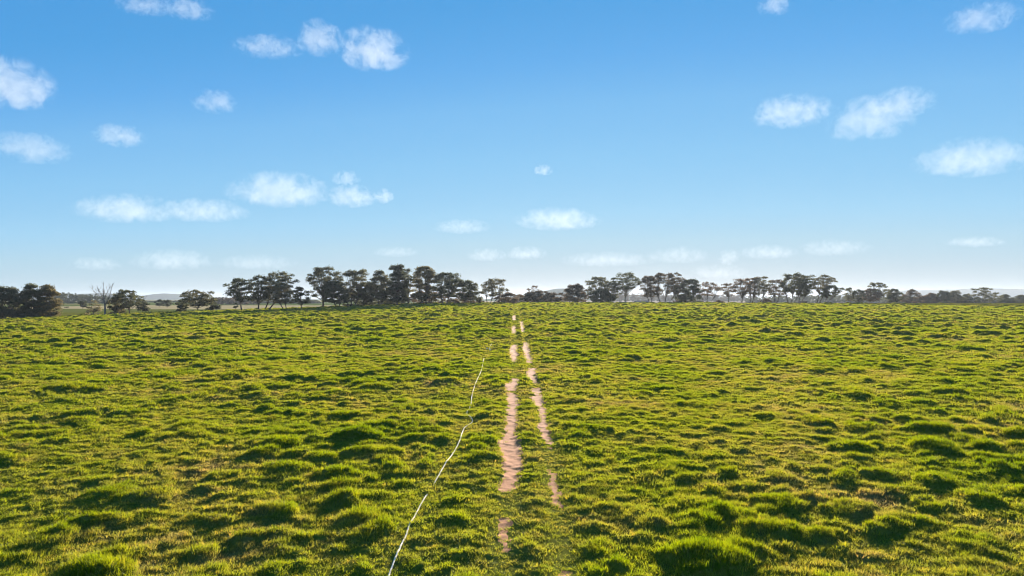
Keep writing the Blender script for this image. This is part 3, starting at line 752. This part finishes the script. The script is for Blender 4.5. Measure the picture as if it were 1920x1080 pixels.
hills([(-300, 556), (-100, 553), (60, 552), (150, 551), (200, 549), (225, 552), (255, 557), (275, 553), (300, 549.5), (320, 551), (340, 550.5), (362, 554), (400, 558), (520, 560), (640, 562)], 5200, 'blue wooded hills beyond the left plain')
hills([(900, 562), (960, 556), (1010, 548), (1040, 541.5), (1060, 541), (1090, 544), (1130, 550), (1200, 554), (1300, 556), (1400, 560)], 3000, 'brownish hill in the gap right of the ruts')
hills([(1480, 560), (1600, 550), (1690, 545), (1740, 544), (1790, 543), (1830, 540.5), (1870, 541), (1920, 542.5), (2050, 541), (2300, 550)], 5600, 'long pale blue ridge behind the far right trees')

# ------------------------------------------------------------------ shed, little hut, fence, pole
M_ROOF = plain_mat('shed_roof_iron', (0.045, 0.048, 0.046), (0.07, 0.072, 0.07), 0.8, 0.95, 0.02)
M_POST = plain_mat('weathered_timber', (0.10, 0.085, 0.07), (0.18, 0.155, 0.13), 4.0, 0.9, 0.1)
M_WALL = plain_mat('dark_shed_boards', (0.05, 0.045, 0.045), (0.08, 0.07, 0.07), 1.5, 0.9, 0.1)
M_WIRE = plain_mat('fence_wire', (0.25, 0.25, 0.25), (0.35, 0.35, 0.34), 4.0, 0.5, 0.4)
def box(x0, x1, y0, y1, z0, z1):
    v = [(x0, y0, z0), (x1, y0, z0), (x1, y1, z0), (x0, y1, z0), (x0, y0, z1), (x1, y0, z1), (x1, y1, z1), (x0, y1, z1)]
    return v, [(0, 3, 2, 1), (4, 5, 6, 7), (0, 1, 5, 4), (1, 2, 6, 5), (2, 3, 7, 6), (3, 0, 4, 7)]
def shed():
    Y = 930; X, Yb, zb = place(1203, Y); m = Y / FPX; hw = 15 * m; d = 5
    zt = CAMZ + (HOR - 563.4) * m - zb; ze = CAMZ + (HOR - 566.8) * m - zb
    root = empty('open_shed', (X, Yb, zb)); tag(root, 'low open sided shed with dark hipped roof behind the pale trunked gum', 'shed')
    hip = 3.2 * m; t = 0.18
    V_ = [(-hw, -d, ze), (hw, -d, ze), (hw, d, ze), (-hw, d, ze), (-hw + hip, 0, zt), (hw - hip, 0, zt)]
    V_ += [(x, y, z - t) for x, y, z in V_]
    F2 = [(0, 1, 5, 4), (1, 2, 5), (2, 3, 4, 5), (3, 0, 4), (6, 10, 11, 7), (7, 11, 8), (8, 11, 10, 9), (9, 10, 6), (0, 6, 7, 1), (1, 7, 8, 2), (2, 8, 9, 3), (3, 9, 6, 0)]
    mesh_obj('roof', V_, F2, M_ROOF, root)
    pm = None
    for k in range(6):
        for yy in (-d + 0.4, d - 0.4):
            v, f = box(-0.15, 0.15, -0.15, 0.15, -0.3, ze - 0.05)
            if pm is None: o = mesh_obj('post', v, f, M_POST, root); pm = o.data
            else:
                o = bpy.data.objects.new('post', pm); COL.objects.link(o); o.parent = root
            o.location = (-hw + 0.6 + k * (2 * hw - 1.2) / 5, yy, 0)
shed()
def hut():
    Y = 372; X, Yb, zb = place(1506, Y); m = Y / FPX; hw = 5.2 * m; d = 1.4; zt = CAMZ + (HOR - 564.2) * m - zb
    root = empty('small_hut', (X, Yb, zb)); tag(root, 'small dark box hut between the trunks of the open row', 'hut')
    v, f = box(-hw, hw, -d, d, -0.2, zt - 0.25); mesh_obj('wall', v, f, M_WALL, root)
    V_ = [(-hw - .15, -d - .15, zt - .25), (hw + .15, -d - .15, zt - .25), (hw + .15, d + .15, zt - .05), (-hw - .15, d + .15, zt - .05)]; V_ += [(x, y, z + .12) for x, y, z in V_]
    mesh_obj('roof', V_, [(0, 3, 2, 1), (4, 5, 6, 7), (0, 1, 5, 4), (1, 2, 6, 5), (2, 3, 7, 6), (3, 0, 4, 7)], M_ROOF, root)
hut()
def fence():
    n = 24; pxs = np.linspace(-30, 420, n); ys = np.interp(pxs, [-30, 0, 120, 330, 420], [222, 225, 236, 256, 262])
    P = [((p - 960) / FPX * y, y) for p, y in zip(pxs, ys)]; Z = [float(macro(x, y)) for x, y in P]
    root = empty('wire_fence', (P[0][0], P[0][1], Z[0])); tag(root, 'thin wire fence on wooden posts along the left edge of field', 'fence')
    o0 = np.array([P[0][0], P[0][1], Z[0]]); pm = None
    for (x, y), z in zip(P, Z):
        if pm is None:
            v, f = tube([(0, 0, -.3), (0, 0, .6), (0, 0, 1.15), (0, 0, 1.2)], [.07, .068, .065, .04], 7)
            o = mesh_obj('post', v, f, M_POST, root, smooth=True); pm = o.data
        else:
            o = bpy.data.objects.new('post', pm); COL.objects.link(o); o.parent = root
        o.location = (x - o0[0], y - o0[1], z - o0[2])
    for h in (0.35, 0.7, 1.05):
        v, f = tube([(x - o0[0], y - o0[1] - 0.075, z - o0[2] + h) for (x, y), z in zip(P, Z)], [.006] * n, 4)
        mesh_obj('wire', v, f, M_WIRE, root)
fence()

# ------------------------------------------------------------------ clouds
def cloud_material(asp, dens, seed, soft):
    m, nt, out = new_mat('cloud_vapour')
    tc = N(nt, 'ShaderNodeTexCoord')
    ln = N(nt, 'ShaderNodeVectorMath', operation='LENGTH')
    # flatter underside: squeeze the lower half
    sp = N(nt, 'ShaderNodeSeparateXYZ'); nt.links.new(tc.outputs['Object'], sp.inputs[0])
    lo = N(nt, 'ShaderNodeMath', operation='MINIMUM'); nt.links.new(sp.outputs[2], lo.inputs[0]); lo.inputs[1].default_value = 0
    ad = N(nt, 'ShaderNodeMath', operation='MULTIPLY_ADD'); nt.links.new(lo.outputs[0], ad.inputs[0]); ad.inputs[1].default_value = 0.5; nt.links.new(sp.outputs[2], ad.inputs[2])
    cb_ = N(nt, 'ShaderNodeCombineXYZ'); nt.links.new(sp.outputs[0], cb_.inputs[0]); nt.links.new(sp.outputs[1], cb_.inputs[1]); nt.links.new(ad.outputs[0], cb_.inputs[2])
    nt.links.new(cb_.outputs[0], ln.inputs[0])
    mp = N(nt, 'ShaderNodeMapping'); mp.inputs['Scale'].default_value = (asp, asp * 0.8, 1.0); mp.inputs['Location'].default_value = (seed * 3.7, seed * 1.9, seed * 5.3)
    nt.links.new(tc.outputs['Object'], mp.inputs['Vector'])
    n1 = noise_node(nt, 1.55, 8, 0.70, mp.outputs[0]); n1.inputs['Distortion'].default_value = 0.5
    # density = clamp((1 - r) * a + (noise - .5) * b - c)
    inv = N(nt, 'ShaderNodeMath', operation='SUBTRACT'); inv.inputs[0].default_value = 1.0; nt.links.new(ln.outputs['Value'], inv.inputs[1])
    nb = N(nt, 'ShaderNodeMath', operation='MULTIPLY_ADD'); nt.links.new(n1.outputs['Fac'], nb.inputs[0]); nb.inputs[1].default_value = 7.5; nb.inputs[2].default_value = -4.0
    sm = N(nt, 'ShaderNodeMath', operation='MULTIPLY_ADD'); nt.links.new(inv.outputs[0], sm.inputs[0]); sm.inputs[1].default_value = 1.6; nt.links.new(nb.outputs[0], sm.inputs[2])
    ed = N(nt, 'ShaderNodeMapRange', interpolation_type='SMOOTHSTEP'); ed.inputs[1].default_value = 0.0; ed.inputs[2].default_value = soft; nt.links.new(sm.outputs[0], ed.inputs[0])
    rim = N(nt, 'ShaderNodeMapRange', interpolation_type='SMOOTHSTEP'); rim.inputs[1].default_value = 0.0; rim.inputs[2].default_value = 0.18; nt.links.new(inv.outputs[0], rim.inputs[0])
    mu = N(nt, 'ShaderNodeMath', operation='MULTIPLY'); nt.links.new(ed.outputs[0], mu.inputs[0]); nt.links.new(rim.outputs[0], mu.inputs[1])
    mu2 = N(nt, 'ShaderNodeMath', operation='MULTIPLY'); nt.links.new(mu.outputs[0], mu2.inputs[0]); mu2.inputs[1].default_value = dens
    pv_ = N(nt, 'ShaderNodeVolumePrincipled'); pv_.inputs['Color'].default_value = (0.76, 0.76, 0.76, 1); pv_.inputs['Anisotropy'].default_value = 0.15
    nt.links.new(mu2.outputs[0], pv_.inputs['Density']); nt.links.new(pv_.outputs[0], out.inputs['Volume'])
    return m

def unit_ball():
    me = bpy.data.meshes.new('cloud'); V_, F_l = [], []
    nu, nv = 20, 12
    for j in range(nv + 1):
        for i in range(nu):
            t = math.pi * j / nv; p = 2 * math.pi * i / nu; V_.append((math.sin(t) * math.cos(p), math.sin(t) * math.sin(p), math.cos(t)))
    for j in range(nv):
        for i in range(nu):
            F_l.append((j * nu + i, (j + 1) * nu + i, (j + 1) * nu + (i + 1) % nu, j * nu + (i + 1) % nu))
    me.from_pydata(V_, [], F_l); me.update(); return me
CLOUDS = [  # centre x, y, width, height in pixels, thickness, label
    (268, 8, 110, 36, .8, 'white wisp of cloud at the top edge, left of its neighbour'), (350, 16, 90, 40, .9, 'small cloud at the top edge right of the wisp'),
    (500, 88, 130, 42, .9, 'flat left cloud of the three in a row at upper left'), (597, 74, 90, 72, 1.0, 'puffy middle cloud of the three in a row at upper left'),
    (698, 96, 136, 82, 1.5, 'bright square cloud, right one of the three at upper left'), (18, 164, 150, 104, 1.5, 'big white cloud cut by the left edge of the picture'),
    (400, 192, 82, 48, .7, 'faint small cloud below the row of three'), (222, 257, 90, 48, .9, 'small slanting cloud alone in the left sky'),
    (55, 281, 136, 64, .9, 'flat ragged cloud low in the left sky by picture edge'),
    (235, 396, 190, 60, 1.2, 'left half of the long flat cloud above the dead tree'), (380, 398, 170, 50, 1.1, 'right half of the long flat cloud above the lone tree'),
    (524, 362, 190, 74, 1.4, 'bright heaped cloud right of the long flat cloud'), (660, 371, 96, 48, 1.1, 'small cloud right of the bright heaped cloud'),
    (648, 336, 54, 34, .7, 'tiny puff above the small cloud by the heaped cloud'), (720, 371, 36, 34, .8, 'tiny round puff right of the small cloud'),
    (866, 427, 110, 32, .6, 'faint flat cloud above the single fan shaped gum'), (1045, 415, 160, 48, 1.2, 'flat white cloud in the middle above the ruts'),
    (1019, 320, 36, 24, .8, 'tiny lone puff in the middle of the sky'), (1846, 34, 124, 54, .8, 'thin cloud in the top right corner'),
    (1455, 8, 64, 44, .7, 'small faint cloud at the top edge right of centre'), (1485, 212, 152, 64, 1.1, 'rounded cloud, left of the pair at the right'),
    (1634, 228, 160, 90, .9, 'large soft cloud, right of the pair at the right'), (1692, 196, 120, 62, .8, 'upper lobe of cloud above the large soft cloud'),
    (1826, 301, 210, 78, 1.1, 'long cloud with heaped left end near the right edge'),
    (322, 491, 150, 46, .9, 'pale domed cloud low above the lone tree'), (178, 497, 96, 30, .6, 'faint low cloud above the dead tree'),
    (986, 477, 80, 30, .9, 'small low cloud above the wide domed bush'), (913, 480, 76, 28, .7, 'faint low cloud above the single fan shaped gum, lowest one'),
    (1140, 489, 180, 32, .8, 'long thin low cloud above the umbrella gum'), (1272, 481, 120, 36, .6, 'faint low cloud above the reddish brown gum'),
    (1440, 475, 110, 32, .8, 'small flat low cloud above the open row'), (1366, 485, 44, 36, .6, 'tiny upright low puff above the slender gum'),
    (1566, 467, 140, 36, .6, 'faint broad low cloud above the windswept gum'), (1830, 455, 110, 24, .7, 'thin flat low cloud above the far right trees'),
    (742, 474, 90, 22, .6, 'very thin low cloud above the dense stand'), (480, 494, 150, 34, .6, 'faint low cloud behind tops of the loose gums'),
    (1350, 513, 110, 34, .6, 'faint lowest cloud touching the tops of the airy gums')]
CLOUD_MESH = unit_ball()
for k, (cx_, cy_, w_, h_, th, lab) in enumerate(CLOUDS):
    el = math.atan((HOR - cy_) / FPX); alt = 1100.0
    Y = min(alt / math.tan(max(el, 0.03)), 24000); m_ = Y / FPX
    hx, hz = 0.5 * w_ * m_, 0.5 * h_ * m_; hy = min(hx, 2.2 * hz)
    o = bpy.data.objects.new('cloud', CLOUD_MESH.copy()); COL.objects.link(o)
    o.location = ((cx_ - 960) * m_, Y, CAMZ + (HOR - cy_) * m_); o.scale = (hx * 1.14, hy * 1.1, hz * 1.2)
    o.data.materials.append(cloud_material(hx / hz, th * (0.22 if cy_ < 440 else 0.17) / hy, k + 1, 0.95))
    tag(o, lab, 'cloud', 'small fair weather clouds')

# ------------------------------------------------------------------ haze
def haze():
    v, f = box(-9000, 9000, -300, 9500, PLAIN - 8, 75)
    m, nt, out = new_mat('pale_haze')
    pv_ = N(nt, 'ShaderNodeVolumePrincipled'); pv_.inputs['Color'].default_value = (0.40, 0.46, 0.56, 1); pv_.inputs['Density'].default_value = 0.000085; pv_.inputs['Anisotropy'].default_value = 0.36
    nt.links.new(pv_.outputs[0], out.inputs['Volume'])
    o = mesh_obj('haze', v, f, m); tag(o, 'thin pale haze over the plain', kind='stuff'); o.display_type = 'WIRE'
haze()
